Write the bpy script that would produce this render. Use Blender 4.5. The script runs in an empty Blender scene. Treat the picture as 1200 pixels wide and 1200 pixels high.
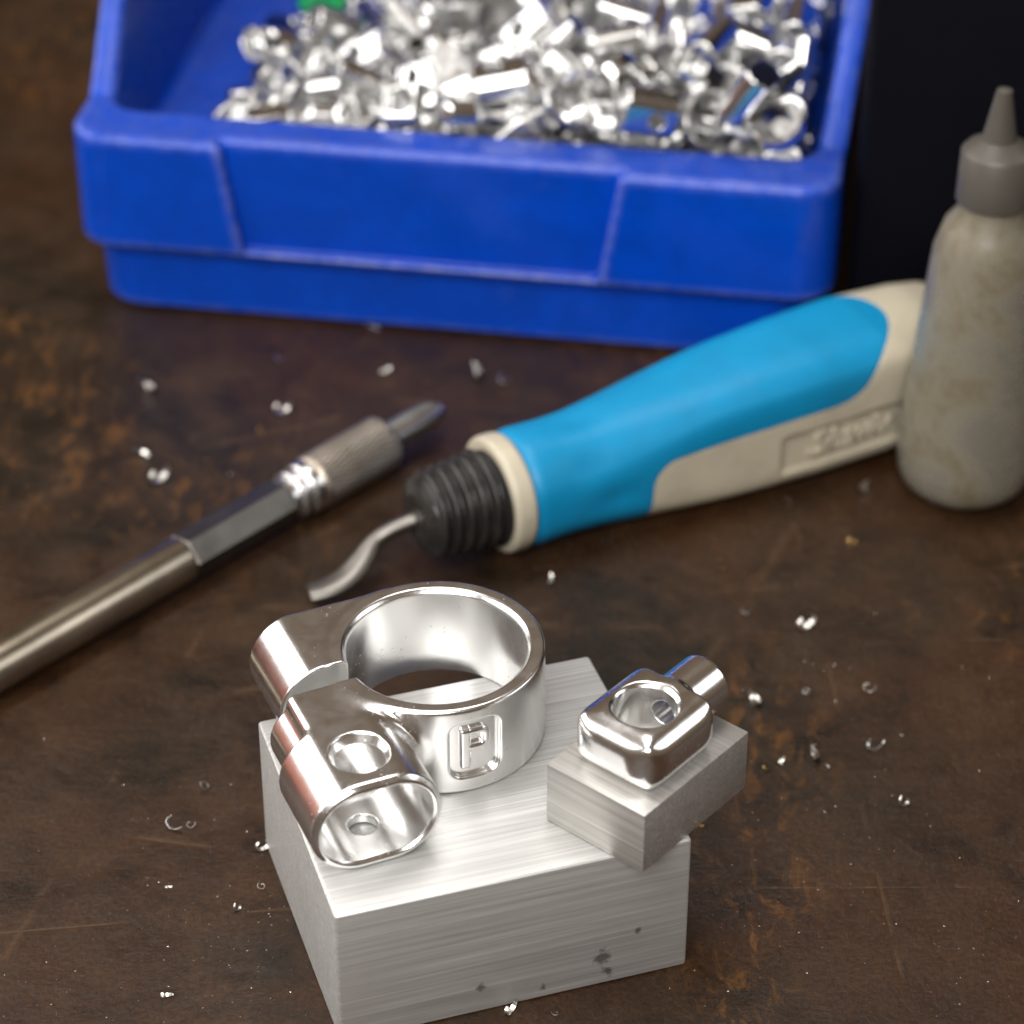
import bpy, bmesh, math, random
import numpy as np
from mathutils import Vector, Matrix, Euler

# ------------------------------------------------------------------ camera, world, lamps, exposure
S = bpy.context.scene
COL = S.collection
MM = 0.001
CAM = np.array([0.0, -511.29, 354.97])            # millimetres
PITCH = math.radians(34.7687)

cam = bpy.data.cameras.new('camera')
cam_o = bpy.data.objects.new('camera', cam); COL.objects.link(cam_o)
cam_o.location = CAM * MM
cam_o.rotation_euler = (math.pi / 2 - PITCH, 0, 0)
cam.sensor_width = 36.0; cam.sensor_fit = 'HORIZONTAL'
cam.lens = 36.0 * 3309.45 / 1200.0
cam.clip_start = 0.01; cam.clip_end = 20
cam.dof.use_dof = True; cam.dof.focus_distance = 0.502; cam.dof.aperture_fstop = 13.5
cam.dof.aperture_blades = 0
S.camera = cam_o

W = bpy.data.worlds.new('World'); S.world = W; W.use_nodes = True
W.node_tree.nodes['Background'].inputs[0].default_value = (0.125, 0.086, 0.055, 1)
W.node_tree.nodes['Background'].inputs[1].default_value = 1.0


def lamp(name, loc, target, sx, sy, power, color):
    l = bpy.data.lights.new(name, 'AREA'); l.shape = 'RECTANGLE'; l.size = sx; l.size_y = sy
    l.energy = power; l.color = color
    o = bpy.data.objects.new(name, l); COL.objects.link(o); o.location = loc
    d = Vector(target) - Vector(loc); o.rotation_euler = d.to_track_quat('-Z', 'Y').to_euler()
    return o


lamp('key_lamp', (-0.86, 0.08, 0.54), (-0.02, -0.04, 0.0), 1.05, 0.66, 9.0, (1.0, 0.975, 0.945))
lamp('ceiling_lamp', (-0.15, 0.10, 1.28), (0.0, 0.0, 0.0), 1.2, 0.40, 9.5, (1.0, 0.975, 0.945))
lamp('side_lamp', (0.85, -0.05, 0.55), (0.0, -0.05, 0.0), 0.50, 0.40, 1.5, (0.93, 0.96, 1.0))
lamp('front_lamp', (-0.25, -0.95, 0.85), (0.0, 0.0, 0.0), 0.90, 0.55, 17.5, (1.0, 0.98, 0.955))

vs = S.view_settings
vs.view_transform = 'Standard'; vs.look = 'None'; vs.gamma = 1.0; vs.exposure = 0.06
vs.use_curve_mapping = False
S.cycles.max_bounces = 10; S.cycles.glossy_bounces = 8; S.cycles.transmission_bounces = 8
S.cycles.caustics_reflective = False; S.cycles.caustics_refractive = False
S.cycles.sample_clamp_indirect = 6.0
S.cycles.use_denoising = True
S.cycles.use_adaptive_sampling = True; S.cycles.adaptive_threshold = 0.025


# ------------------------------------------------------------------ object helpers
def tag(o, label=None, cat=None, group=None, kind=None):
    if label: o['label'] = label
    if cat: o['category'] = cat
    if group: o['group'] = group
    if kind: o['kind'] = kind
    return o


def link(name, me, mat=None, parent=None):
    o = bpy.data.objects.new(name, me); COL.objects.link(o)
    if mat is not None and not me.materials: me.materials.append(mat)
    if parent is not None: o.parent = parent
    return o


def empty(name, loc=(0, 0, 0), rz=0.0):
    o = bpy.data.objects.new(name, None); COL.objects.link(o)
    o.location = loc; o.rotation_euler = (0, 0, rz); o.empty_display_size = 0.01
    return o


def mesh_from(name, V, F, normals=None, smooth=True):
    me = bpy.data.meshes.new(name)
    V = np.asarray(V, dtype=np.float64) * MM
    me.from_pydata(V.tolist(), [], F if isinstance(F, list) else F.tolist())
    if smooth: me.polygons.foreach_set('use_smooth', [True] * len(me.polygons))
    me.update()
    if normals is not None:
        me.normals_split_custom_set_from_vertices(np.asarray(normals).tolist())
    return me


def auto_sharp(me, deg=35):
    bm = bmesh.new(); bm.from_mesh(me)
    bmesh.ops.recalc_face_normals(bm, faces=bm.faces)
    lim = math.radians(deg)
    for f in bm.faces: f.smooth = True
    for e in bm.edges:
        if len(e.link_faces) == 2 and e.calc_face_angle(0) > lim: e.smooth = False
    bm.to_mesh(me); bm.free(); me.update()
    return me


def bevelled_box(name, x0, x1, y0, y1, z0, z1, r=0.4, seg=2):
    bm = bmesh.new()
    bmesh.ops.create_cube(bm, size=1)
    for v in bm.verts:
        v.co = Vector(((x0 + x1) / 2 + v.co.x * (x1 - x0), (y0 + y1) / 2 + v.co.y * (y1 - y0), (z0 + z1) / 2 + v.co.z * (z1 - z0))) * MM
    bmesh.ops.bevel(bm, geom=bm.edges[:], offset=r * MM, segments=seg, profile=0.5, affect='EDGES')
    me = bpy.data.meshes.new(name); bm.to_mesh(me); bm.free()
    return auto_sharp(me, 25)


def lathe(name, prof, seg=64, ripple=None, sharp=40, cap=True):
    """prof: list of (a, r) along local +X; ripple(a, theta) adds to the radius."""
    V, F = [], []
    for a, r in prof:
        for k in range(seg):
            t = 2 * math.pi * k / seg
            rr = r + (ripple(a, t) if ripple else 0)
            V.append((a, rr * math.cos(t), rr * math.sin(t)))
    for i in range(len(prof) - 1):
        for k in range(seg):
            k2 = (k + 1) % seg
            F.append([i * seg + k, i * seg + k2, (i + 1) * seg + k2, (i + 1) * seg + k])
    if cap:
        F.append([k for k in range(seg)][::-1])
        F.append([(len(prof) - 1) * seg + k for k in range(seg)])
    return auto_sharp(mesh_from(name, V, F), sharp)


# ------------------------------------------------------------------ signed distance modelling
def smin(a, b, k):
    h = np.maximum(k - np.abs(a - b), 0) / k
    return np.minimum(a, b) - h * h * k * 0.25


def smax(a, b, k): return -smin(-a, -b, k)


def rbox2(x, y, hx, hy, r):
    qx = np.abs(x) - hx + r; qy = np.abs(y) - hy + r
    return np.minimum(np.maximum(qx, qy), 0) + np.hypot(np.maximum(qx, 0), np.maximum(qy, 0)) - r


def stadium(x, z, hw, hh):
    return np.hypot(np.maximum(np.abs(x) - (hw - hh), 0), z) - hh


def sstep(a, b, x):
    t = np.clip((x - a) / (b - a), 0, 1); return t * t * (3 - 2 * t)


def surface(name, f, lo, hi, h, relax=2):
    """Mesh of f = 0 (dual grid), vertices pulled onto the exact surface, normals from the field."""
    lo = np.array(lo, float); n = np.ceil((np.array(hi) - lo) / h).astype(int) + 1
    xs = lo[0] + h * np.arange(n[0]); ys = lo[1] + h * np.arange(n[1]); zs = lo[2] + h * np.arange(n[2])
    Fv = np.empty(n, np.float32)
    step = max(1, int(1.5e6 // (n[1] * n[2])))
    for i in range(0, n[0], step):
        X, Y, Z = np.meshgrid(xs[i:i + step], ys, zs, indexing='ij')
        Fv[i:i + step] = f(X, Y, Z)
    ins = Fv < 0
    cnt = np.zeros(n - 1, np.int8); acc = np.zeros((*(n - 1), 3), np.float32)
    nx, ny, nz = n - 1
    quads = []
    for ax in range(3):
        sl0 = [slice(None)] * 3; sl1 = [slice(None)] * 3
        sl0[ax] = slice(0, -1); sl1[ax] = slice(1, None)
        a, b = Fv[tuple(sl0)], Fv[tuple(sl1)]
        ia, ib = ins[tuple(sl0)], ins[tuple(sl1)]
        cr = np.argwhere(ia != ib)
        if len(cr) == 0: continue
        fa = a[tuple(cr.T)]; fb = b[tuple(cr.T)]
        t = fa / (fa - fb)
        p = cr.astype(np.float32); p[:, ax] += t
        o1, o2 = (ax + 1) % 3, (ax + 2) % 3
        ok = np.ones(len(cr), bool); cells = []
        for d1, d2 in ((-1, -1), (0, -1), (0, 0), (-1, 0)):
            c = cr.copy(); c[:, o1] += d1; c[:, o2] += d2
            v = (c >= 0).all(1) & (c < (n - 1)).all(1)
            np.add.at(cnt, tuple(c[v].T), 1); np.add.at(acc, tuple(c[v].T), p[v])
            ok &= v; cells.append(c)
        cells = np.stack(cells, 1)[ok]
        flip = ~ia[tuple(cr.T)][ok]
        cells[flip] = cells[flip][:, ::-1]
        quads.append(cells)
    quads = np.concatenate(quads)
    idx = -np.ones(n - 1, np.int64); used = np.argwhere(cnt > 0)
    idx[tuple(used.T)] = np.arange(len(used))
    P = lo + h * (acc[tuple(used.T)] / cnt[tuple(used.T)][:, None]).astype(np.float64)
    Q = idx[quads[..., 0], quads[..., 1], quads[..., 2]]

    def grad(P, e=h * 0.08):
        g = np.empty_like(P)
        for k in range(3):
            d = np.zeros(3); d[k] = e
            A = P + d; B = P - d
            g[:, k] = (f(A[:, 0], A[:, 1], A[:, 2]) - f(B[:, 0], B[:, 1], B[:, 2])) / (2 * e)
        return g

    def pull(P, it):
        for _ in range(it):
            g = grad(P); v = f(P[:, 0], P[:, 1], P[:, 2])
            st = v / np.maximum((g * g).sum(1), 0.2)
            P = P - np.clip(st, -h * 0.7, h * 0.7)[:, None] * g
        return P
    P = pull(P, 2)
    for _ in range(relax):
        A = np.zeros_like(P); c = np.zeros(len(P))
        for i in range(4):
            j = (i + 1) % 4
            np.add.at(A, Q[:, i], P[Q[:, j]]); np.add.at(A, Q[:, j], P[Q[:, i]])
            np.add.at(c, Q[:, i], 1); np.add.at(c, Q[:, j], 1)
        P = pull(P * 0.5 + 0.5 * A / np.maximum(c, 1)[:, None], 1)
    N = grad(P); N /= np.maximum(np.linalg.norm(N, axis=1), 1e-9)[:, None]
    return mesh_from(name, P, Q, N)


# ------------------------------------------------------------------ materials
class Mat:
    def __init__(s, name):
        s.m = bpy.data.materials.new(name); s.m.use_nodes = True
        s.t = s.m.node_tree; s.b = s.t.nodes['Principled BSDF']
        tc = s.t.nodes.new('ShaderNodeTexCoord'); mp = s.t.nodes.new('ShaderNodeMapping')
        mp.inputs['Scale'].default_value = (1000, 1000, 1000)          # millimetres
        s.t.links.new(tc.outputs['Object'], mp.inputs['Vector']); s.co = mp.outputs[0]; s.tc = tc

    def set(s, **k):
        for a, v in k.items():
            i = s.b.inputs[a.replace('_', ' ')]
            if hasattr(v, 'is_output') or isinstance(v, bpy.types.NodeSocket): s.t.links.new(v, i)
            else: i.default_value = (*v, 1) if isinstance(v, tuple) and len(v) == 3 and i.type == 'RGBA' else v
        return s

    def node(s, typ, **inp):
        n = s.t.nodes.new(typ)
        for a, v in inp.items():
            if a.startswith('p_'): setattr(n, a[2:], v); continue
        for a, v in inp.items():
            if a.startswith('p_'): continue
            i = n.inputs[int(a[1:])] if a[0] == 'i' and a[1:].isdigit() else n.inputs[a.replace('_', ' ')]
            if isinstance(v, bpy.types.NodeSocket): s.t.links.new(v, i)
            else: i.default_value = v
        return n

    def stretch(s, sx, sy, sz, rot=(0, 0, 0), loc=(0, 0, 0)):
        return s.node('ShaderNodeMapping', Vector=s.co, Scale=(sx, sy, sz), Rotation=rot, Location=loc).outputs[0]

    def noise(s, scale, detail=4, rough=0.55, vec=None, dist=0.0):
        return s.node('ShaderNodeTexNoise', Vector=vec or s.co, Scale=scale, Detail=detail, Roughness=rough, Distortion=dist).outputs['Fac']

    def voro(s, scale, vec=None, feature='F1', rnd=1.0):
        return s.node('ShaderNodeTexVoronoi', p_feature=feature, Vector=vec or s.co, Scale=scale, Randomness=rnd).outputs['Distance']

    def ramp(s, fac, *stops):
        n = s.node('ShaderNodeValToRGB', Fac=fac); cr = n.color_ramp
        while len(cr.elements) < len(stops): cr.elements.new(0.5)
        for e, (p, c) in zip(cr.elements, stops):
            e.position = p; e.color = (c, c, c, 1) if not isinstance(c, tuple) else (*c, 1)
        return n.outputs['Color']

    def mix(s, fac, a, b, mode='MIX'):
        n = s.t.nodes.new('ShaderNodeMix'); n.data_type = 'RGBA'; n.blend_type = mode
        for i, v in ((0, fac), (6, a), (7, b)):
            if isinstance(v, bpy.types.NodeSocket): s.t.links.new(v, n.inputs[i])
            else: n.inputs[i].default_value = (*v, 1) if isinstance(v, tuple) else v
        return n.outputs[2]

    def math(s, op, a, b=0.0, clamp=False):
        n = s.t.nodes.new('ShaderNodeMath'); n.operation = op; n.use_clamp = clamp
        for i, v in ((0, a), (1, b)):
            if isinstance(v, bpy.types.NodeSocket): s.t.links.new(v, n.inputs[i])
            else: n.inputs[i].default_value = v
        return n.outputs[0]

    def bump(s, height, strength=0.3, dist=0.1, normal=None):
        k = dict(Height=height, Strength=strength, Distance=dist * MM)
        if normal is not None: k['Normal'] = normal
        n = s.node('ShaderNodeBump', **k).outputs[0]
        s.t.links.new(n, s.b.inputs['Normal']); return n


def mat_bench():
    m = Mat('bench_surface')
    big = m.noise(0.011, 4, 0.6, dist=0.8)
    mid = m.noise(0.06, 6, 0.7, dist=0.4)
    fine = m.noise(0.9, 5, 0.72)
    c = m.mix(m.ramp(big, (0.38, 0.0), (0.62, 1.0)), (0.040, 0.0160, 0.0056), (0.0170, 0.0108, 0.0056))
    c = m.mix(m.ramp(mid, (0.46, 0.0), (0.70, 0.75)), c, (0.058, 0.0275, 0.0112))
    c = m.mix(m.ramp(mid, (0.30, 0.8), (0.44, 0.0)), c, (0.0065, 0.0052, 0.0042))
    c = m.mix(m.ramp(fine, (0.36, 0.7), (0.58, 0.0)), c, (0.0062, 0.0048, 0.0036))
    # rust coloured smears gathered in a few patches
    rv = m.stretch(1.0, 0.42, 1.0, (0, 0, 0.9), (-61, 93, 0))
    r1 = m.noise(0.016, 2, 0.5, vec=rv); r2 = m.noise(0.20, 5, 0.65, vec=rv, dist=0.8)
    rust = m.math('MULTIPLY', m.ramp(r1, (0.50, 0.0), (0.63, 1.0)), m.ramp(r2, (0.52, 0.0), (0.72, 1.0)))
    sx = m.node('ShaderNodeSeparateXYZ', Vector=m.co)
    side = m.node('ShaderNodeMapRange', Value=sx.outputs['X'], From_Min=-25.0, From_Max=35.0).outputs[0]
    back = m.node('ShaderNodeMapRange', Value=sx.outputs['Y'], From_Min=-60.0, From_Max=10.0).outputs[0]
    rust = m.math('MULTIPLY', rust, m.math('MAXIMUM', side, m.math('MULTIPLY', back, 0.7)))
    c = m.mix(m.math('MULTIPLY', rust, 0.85), c, (0.20, 0.083, 0.018))
    # long knife scratches
    s1 = m.voro(0.012, m.stretch(1.0, 0.13, 1.0, (0, 0, 1.25)), 'DISTANCE_TO_EDGE')
    s2 = m.voro(0.014, m.stretch(0.12, 1.0, 1.0, (0, 0, 0.25), (31, 7, 0)), 'DISTANCE_TO_EDGE')
    brk = m.ramp(m.noise(0.05, 3), (0.5, 0.0), (0.6, 1.0))
    sc = m.math('MULTIPLY', m.math('MAXIMUM', m.ramp(s1, (0.0, 1.0), (0.006, 0.0)), m.ramp(s2, (0.0, 1.0), (0.005, 0.0))), brk)
    c = m.mix(m.math('MULTIPLY', sc, 0.25), c, (0.12, 0.065, 0.028))
    # pale dust ground into the top
    dm = m.math('MULTIPLY', m.ramp(m.noise(0.022, 3), (0.5, 0.0), (0.68, 1.0)), m.ramp(m.noise(0.5, 6, 0.8), (0.52, 0.0), (0.7, 1.0)))
    c = m.mix(m.math('MULTIPLY', dm, 0.35), c, (0.11, 0.092, 0.07))
    rg = m.ramp(mid, (0.3, 0.24), (0.7, 0.55))
    m.set(Base_Color=c, Roughness=rg, Specular_IOR_Level=0.28)
    h = m.math('ADD', m.math('MULTIPLY', fine, 0.7), m.math('MULTIPLY', m.noise(0.22, 5, 0.6), 1.4))
    h = m.math('SUBTRACT', h, m.math('MULTIPLY', sc, 0.5))
    m.bump(h, 0.6, 0.4)
    return m.m


def mat_sawn(name, axis, base=(0.70, 0.70, 0.685), rough=0.30, seed=0.0, smudge=(), strength=0.22, metal=0.76):
    """bare aluminium, lines run along the given local axis"""
    m = Mat(name)
    sc = [1.6, 1.6, 1.6]; sc[axis] = 0.018
    v = m.stretch(*sc, loc=(seed, seed * 0.7, seed * 1.3))
    a = m.noise(0.9, 6, 0.75, vec=v); b = m.noise(0.22, 4, 0.6, vec=v)
    cloud = m.noise(0.06, 4, 0.6)
    c = m.mix(m.ramp(a, (0.3, 0.0), (0.7, 1.0)), tuple(x * 0.66 for x in base), tuple(min(1, x * 1.2) for x in base))
    c = m.mix(m.ramp(b, (0.35, 0.35), (0.6, 0.0)), c, tuple(x * 0.66 for x in base))
    c = m.mix(m.ramp(cloud, (0.5, 0.0), (0.8, 0.35)), c, (0.50, 0.485, 0.455))
    rr = m.math('ADD', m.math('MULTIPLY', a, 0.22), rough - 0.08)
    for sx, sy, sz, sr in smudge:
        q = m.node('ShaderNodeVectorMath', p_operation='DISTANCE', i0=m.stretch(1, 1, 0.7), i1=(sx, sy, sz * 0.7)).outputs['Value']
        q = m.math('ADD', m.math('DIVIDE', q, sr), m.math('MULTIPLY', m.math('SUBTRACT', m.noise(0.55, 5, 0.7), 0.5), 2.6))
        c = m.mix(m.ramp(q, (0.25, 0.75), (0.75, 0.0)), c, (0.11, 0.10, 0.09))
    m.set(Base_Color=c, Metallic=metal, Roughness=rr)
    m.bump(m.math('ADD', a, m.math('MULTIPLY', b, 0.6)), strength, 0.12)
    return m.m


def mat_polished(name, base=(0.91, 0.91, 0.905), rough=0.20, marks=0.8):
    m = Mat(name)
    n1 = m.noise(0.25, 4, 0.6); n2 = m.noise(3.5, 3, 0.6)
    spots = m.math('MULTIPLY', m.ramp(m.voro(0.8), (0.10, 1.0), (0.2, 0.0)), m.ramp(m.noise(0.11, 3), (0.54, 0.0), (0.64, 1.0)))
    r = m.math('ADD', m.math('MULTIPLY', n1, 0.16), rough - 0.06)
    r = m.math('ADD', r, m.math('MULTIPLY', spots, 0.25 * marks))
    c = m.mix(m.math('MULTIPLY', spots, 0.25 * marks), base, (0.75, 0.70, 0.64))
    m.set(Base_Color=c, Metallic=1.0, Roughness=r)
    sv = m.node('ShaderNodeTexNoise', Vector=m.stretch(0.25, 2.2, 2.2, (0.3, 0.5, 0.8)), Scale=1.6, Detail=5, Roughness=0.75, Distortion=0.3).outputs['Fac']
    sw = m.node('ShaderNodeTexNoise', Vector=m.stretch(2.4, 0.2, 1.8, (0.1, 0.2, -0.5)), Scale=1.3, Detail=5, Roughness=0.75).outputs['Fac']
    h = m.math('ADD', m.math('MULTIPLY', m.math('ADD', sv, sw), 0.30), m.math('ADD', m.math('MULTIPLY', n2, 0.3), n1))
    m.t.links.new(m.math('ADD', r, m.math('MULTIPLY', m.math('SUBTRACT', sv, 0.45), 0.10)), m.b.inputs['Roughness'])
    m.bump(h, 0.06, 0.25)
    return m.m


def mat_plastic(name, base, rough=0.4, var=0.12, dirt=None, dirt_amt=0.4, bump=0.1, wear_glint=None, spec=0.5, dust=None):
    m = Mat(name)
    n = m.noise(0.07, 5, 0.6); f = m.noise(0.8, 4, 0.65)
    c = m.mix(m.ramp(n, (0.3, 0.0), (0.7, 1.0)), tuple(x * (1 - var) for x in base), tuple(min(1, x * (1 + var)) for x in base))
    if dirt:
        d = m.math('MULTIPLY', m.ramp(m.noise(0.12, 6, 0.7), (0.48, 0.0), (0.68, 1.0)), m.ramp(f, (0.4, 0.3), (0.65, 1.0)))
        c = m.mix(m.math('MULTIPLY', d, dirt_amt), c, dirt)
    if wear_glint:  # raised edges paled: scuff wear plus edge highlights painted into the colour
        pt = m.node('ShaderNodeNewGeometry').outputs['Pointiness']
        w = m.math('MULTIPLY', m.ramp(pt, (0.505, 0.0), (0.56, 1.0)), m.ramp(m.noise(0.25, 5), (0.35, 0.2), (0.6, 1.0)))
        c = m.mix(m.math('MULTIPLY', w, 0.3), c, wear_glint)
    if dust:
        nz = m.node('ShaderNodeSeparateXYZ', Vector=m.node('ShaderNodeNewGeometry').outputs['Normal']).outputs['Z']
        dq = m.math('MULTIPLY', m.ramp(nz, (0.75, 0.0), (0.95, 1.0)), m.ramp(m.noise(0.15, 6, 0.7), (0.35, 0.25), (0.65, 1.0)))
        sq = m.math('MULTIPLY', m.ramp(m.noise(0.35, 6, 0.8, vec=m.stretch(0.3, 1, 1)), (0.60, 0.0), (0.72, 1.0)), m.ramp(m.noise(0.03, 2), (0.45, 0.0), (0.6, 1.0)))
        c = m.mix(m.math('MULTIPLY', m.math('MAXIMUM', dq, m.math('MULTIPLY', sq, 0.8)), 0.26), c, dust)
    m.set(Base_Color=c, Roughness=m.math('ADD', m.math('MULTIPLY', f, 0.2), rough - 0.1), Specular_IOR_Level=spec)
    m.bump(f, bump, 0.12)
    return m.m


def mat_steel(name, base, rough, bump=0.08, axis=0):
    m = Mat(name); sc = [1, 1, 1]; sc[axis] = 0.06
    n = m.noise(1.5, 4, 0.6, vec=m.stretch(*sc)); c0 = m.noise(0.12, 4)
    c = m.mix(m.ramp(c0, (0.4, 0.0), (0.7, 0.6)), base, tuple(x * 0.55 for x in base))
    m.set(Base_Color=c, Metallic=1.0, Roughness=m.math('ADD', m.math('MULTIPLY', n, 0.15), rough - 0.07))
    m.bump(n, bump, 0.1)
    return m.m


def mat_bottle():
    m = Mat('dirty_clear_plastic')
    d = m.noise(0.05, 4, 0.6, dist=0.6); f = m.noise(0.35, 4, 0.6)
    scr = m.noise(0.5, 4, 0.65, vec=m.stretch(1.3, 1.3, 0.08, (0.3, 0.25, 0)))
    dirt = m.math('MULTIPLY', m.ramp(d, (0.42, 0.0), (0.62, 1.0)), m.ramp(f, (0.3, 0.6), (0.6, 1.0)))
    dirt = m.math('MAXIMUM', dirt, m.ramp(scr, (0.58, 0.0), (0.70, 0.8)))
    c = m.mix(dirt, (0.52, 0.48, 0.39), (0.22, 0.185, 0.12))
    tr = m.math('SUBTRACT', 0.72, m.math('MULTIPLY', dirt, 0.35))
    m.set(Base_Color=c, Roughness=m.math('ADD', m.math('MULTIPLY', dirt, 0.25), 0.2), Transmission_Weight=tr, IOR=1.42)
    m.bump(m.math('ADD', f, scr), 0.12, 0.15)
    return m.m


M = dict(
    bench=mat_bench(),
    block=mat_sawn('sawn_aluminium_block', 0, rough=0.50, smudge=((48, 0, 6.5, 2.2), (49, 0, 3.0, 1.4), (25.5, 0, 6.0, 1.2), (37, 0, 2.5, 1.0), (54.5, 0, 11, 0.9), (60, 30, 29.8, 1.5))),
    block2=mat_sawn('sawn_aluminium_small', 1, base=(0.60, 0.585, 0.555), rough=0.42, seed=5.0),
    polish=mat_polished('polished_aluminium'),
    polish2=mat_polished('turned_aluminium', rough=0.17, marks=0.6),
    heap=mat_polished('tumbled_aluminium', base=(0.72, 0.72, 0.715), rough=0.17, marks=0.4),
    blue=mat_plastic('blue_bin_plastic', (0.0, 0.048, 0.42), 0.25, 0.12, dirt=(0.0, 0.02, 0.16), dirt_amt=0.3, spec=0.3, wear_glint=(0.35, 0.36, 0.55), dust=(0.12, 0.125, 0.19)),
    shade_box=mat_plastic('shade_box_black', (0.0022, 0.0022, 0.0045), 0.6, 0.1, spec=0.08),
    grip=mat_plastic('sky_blue_rubber', (0.002, 0.215, 0.43), 0.46, 0.08, dirt=(0.02, 0.12, 0.24), dirt_amt=0.20, bump=0.06, spec=0.35),
    cream=mat_plastic('cream_plastic', (0.47, 0.425, 0.325), 0.42, 0.07, dirt=(0.25, 0.20, 0.13), dirt_amt=0.38, bump=0.06),
    nose=mat_plastic('black_threaded_plastic', (0.014, 0.013, 0.012), 0.36, 0.2, dirt=(0.09, 0.075, 0.06), dirt_amt=0.45, bump=0.2),
    blade=mat_steel('blade_steel', (0.24, 0.225, 0.205), 0.40),
    tip=mat_steel('ground_tip_steel', (0.50, 0.46, 0.40), 0.30),
    chrome=mat_steel('bright_nickel', (0.80, 0.79, 0.78), 0.27, 0.0),
    steel=mat_steel('dull_hex_steel', (0.16, 0.148, 0.132), 0.42),
    knurl=mat_steel('knurled_steel', (0.44, 0.385, 0.32), 0.38),
    brass=mat_steel('worn_nickel_plate', (0.47, 0.41, 0.32), 0.30),
    chip=mat_steel('aluminium_chip', (0.72, 0.70, 0.66), 0.30),
    gold=mat_steel('brass_chip', (0.72, 0.46, 0.16), 0.30),
    bottle=mat_bottle(),
    oil=mat_plastic('old_cutting_oil', (0.10, 0.062, 0.026), 0.25, 0.2),
    cap=mat_plastic('grey_cap_plastic', (0.07, 0.063, 0.052), 0.45, 0.1, dirt=(0.06, 0.05, 0.035)),
    red=mat_plastic('red_bin_plastic', (0.58, 0.19, 0.12), 0.5, 0.1),
    green=mat_plastic('green_plastic', (0.02, 0.33, 0.10), 0.4, 0.1),
)

# ------------------------------------------------------------------ bench top
me = bevelled_box('workbench_top', -700, 700, -560, 700, -40, 0, 2.0)
bench = link('workbench_top', me, M['bench']); tag(bench, 'dark brown oily workbench top with scratches', kind='structure')

# ------------------------------------------------------------------ blue parts bin (local frame: x along the front, y towards the back)
BIN_O = (-15.6, 70.4); BIN_A = math.radians(-9.1)


def bin_top(Y): return 48.7 + np.clip((Y - 22) * 0.75, 0, 55)


def f_bin(X, Y, Z, deep=200.0):
    yc = deep / 2
    fl = 1.0 + 0.02 * Z / 40
    fz = 0.11 * np.maximum(Z - 46, 0)
    low = smax(rbox2(X, Y - yc - 1.5, 88.0 * fl, yc - 4.0, 11), 0.0 - Z, 1.6)
    band = smax(rbox2(X, Y - yc, 91.2 + fz, yc, 10), 19.0 - Z, 1.5)
    d = smin(low, band, 1.0)
    sx = (Z - 19.0) * 0.16
    rec = np.maximum(np.maximum(np.maximum(-49.1 - sx - X, X - 35.9 - sx), Y - 3.4), 20.5 - Z)
    d = smax(d, -rec, 1.4)
    T = bin_top(Y)
    d = smax(d, (Z - T) * 0.85, 2.4)
    cav = smax(rbox2(X, Y - yc - 6.5, 85.0 + fz - 0.04 * np.maximum(60 - Z, 0), yc - 9.5, 8), 29.0 - Z, 4.0)
    return smax(d, -cav, 2.2)


bin_me = surface('blue_parts_bin', f_bin, (-101, -4, -3), (101, 204, 106), 1.0, relax=1)
bin_o = link('parts_bin', bin_me, M['blue'])
bin_o.location = (BIN_O[0] * MM, BIN_O[1] * MM, 0.0005); bin_o.rotation_euler = (0, 0, BIN_A)
tag(bin_o, 'blue plastic open-front parts bin holding a heap of shiny metal pieces', 'bin')


def bin_to_world(x, y, z):
    c, s = math.cos(BIN_A), math.sin(BIN_A)
    return (BIN_O[0] + c * x - s * y, BIN_O[1] + s * x + c * y, z + 0.5)


# matte black box added to stand in for the deep shade right of the bin
me = bevelled_box('shade_box', 0, 170, 0, 200, 0, 150, 4, 3)
bb = link('shade_box', me, M['shade_box']); x, y, z = bin_to_world(94.0, 10, 0)
bb.location = (x * MM, y * MM, 0.0005); bb.rotation_euler = (0, 0, BIN_A - math.radians(4.2))
shade_box_lid = link('shade_box_lid', bevelled_box('shade_box_lid', -3, 173, -3, 203, 150.3, 160, 2, 2), M['shade_box'], bb)
tag(bb, 'matte black box added as stand-in for the deep shade beside the blue bin', 'box')

# red bin on the bench to the left: its colour shows in the polished clamp
def f_red(X, Y, Z):
    d = smax(smax(rbox2(X, Y, 60, 90, 10), -Z, 3), Z - 85 - 0.1 * Y, 2.5)
    return smax(d, -smax(rbox2(X, Y, 57, 87, 8), 3 - Z, 3), 2)


rb = link('red_bin', surface('red_bin', f_red, (-64, -94, -3), (64, 94, 100), 2.0, relax=1), M['red'])
rb.location = (-0.285, 0.03, 0.0005); rb.rotation_euler = (0, 0, math.radians(14))
tag(rb, 'red plastic bin on the bench beyond the left edge, mirrored in the clamp', 'bin')

# ------------------------------------------------------------------ big aluminium block
BLK = dict(x=-29.71, y=-161.77, a=math.radians(17.8165), w=64.0, d=54.76, h=29.83)
blk = link('aluminium_block', bevelled_box('aluminium_block', 0, BLK['w'], 0, BLK['d'], 0, BLK['h'], 0.75, 3), M['block'])
blk.location = (BLK['x'] * MM, BLK['y'] * MM, 0.0); blk.rotation_euler = (0, 0, BLK['a'])
tag(blk, 'large sawn aluminium block standing on the bench under the clamp ring', 'metal block')
ZT = BLK['h'] + 0.05

# small block on its front right corner
SB = dict(x=22.3, y=-151.0, a=math.radians(49.75), w=29.5, d=21.5, h=12.7)
sb = link('aluminium_block', bevelled_box('small_block', 0, SB['w'], 0, SB['d'], 0, SB['h'], 0.35, 2), M['block2'])
sb.location = (SB['x'] * MM, SB['y'] * MM, ZT * MM); sb.rotation_euler = (0, 0, SB['a'])
tag(sb, 'small dull aluminium block lying askew on the corner of the larger block', 'metal block')

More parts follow.
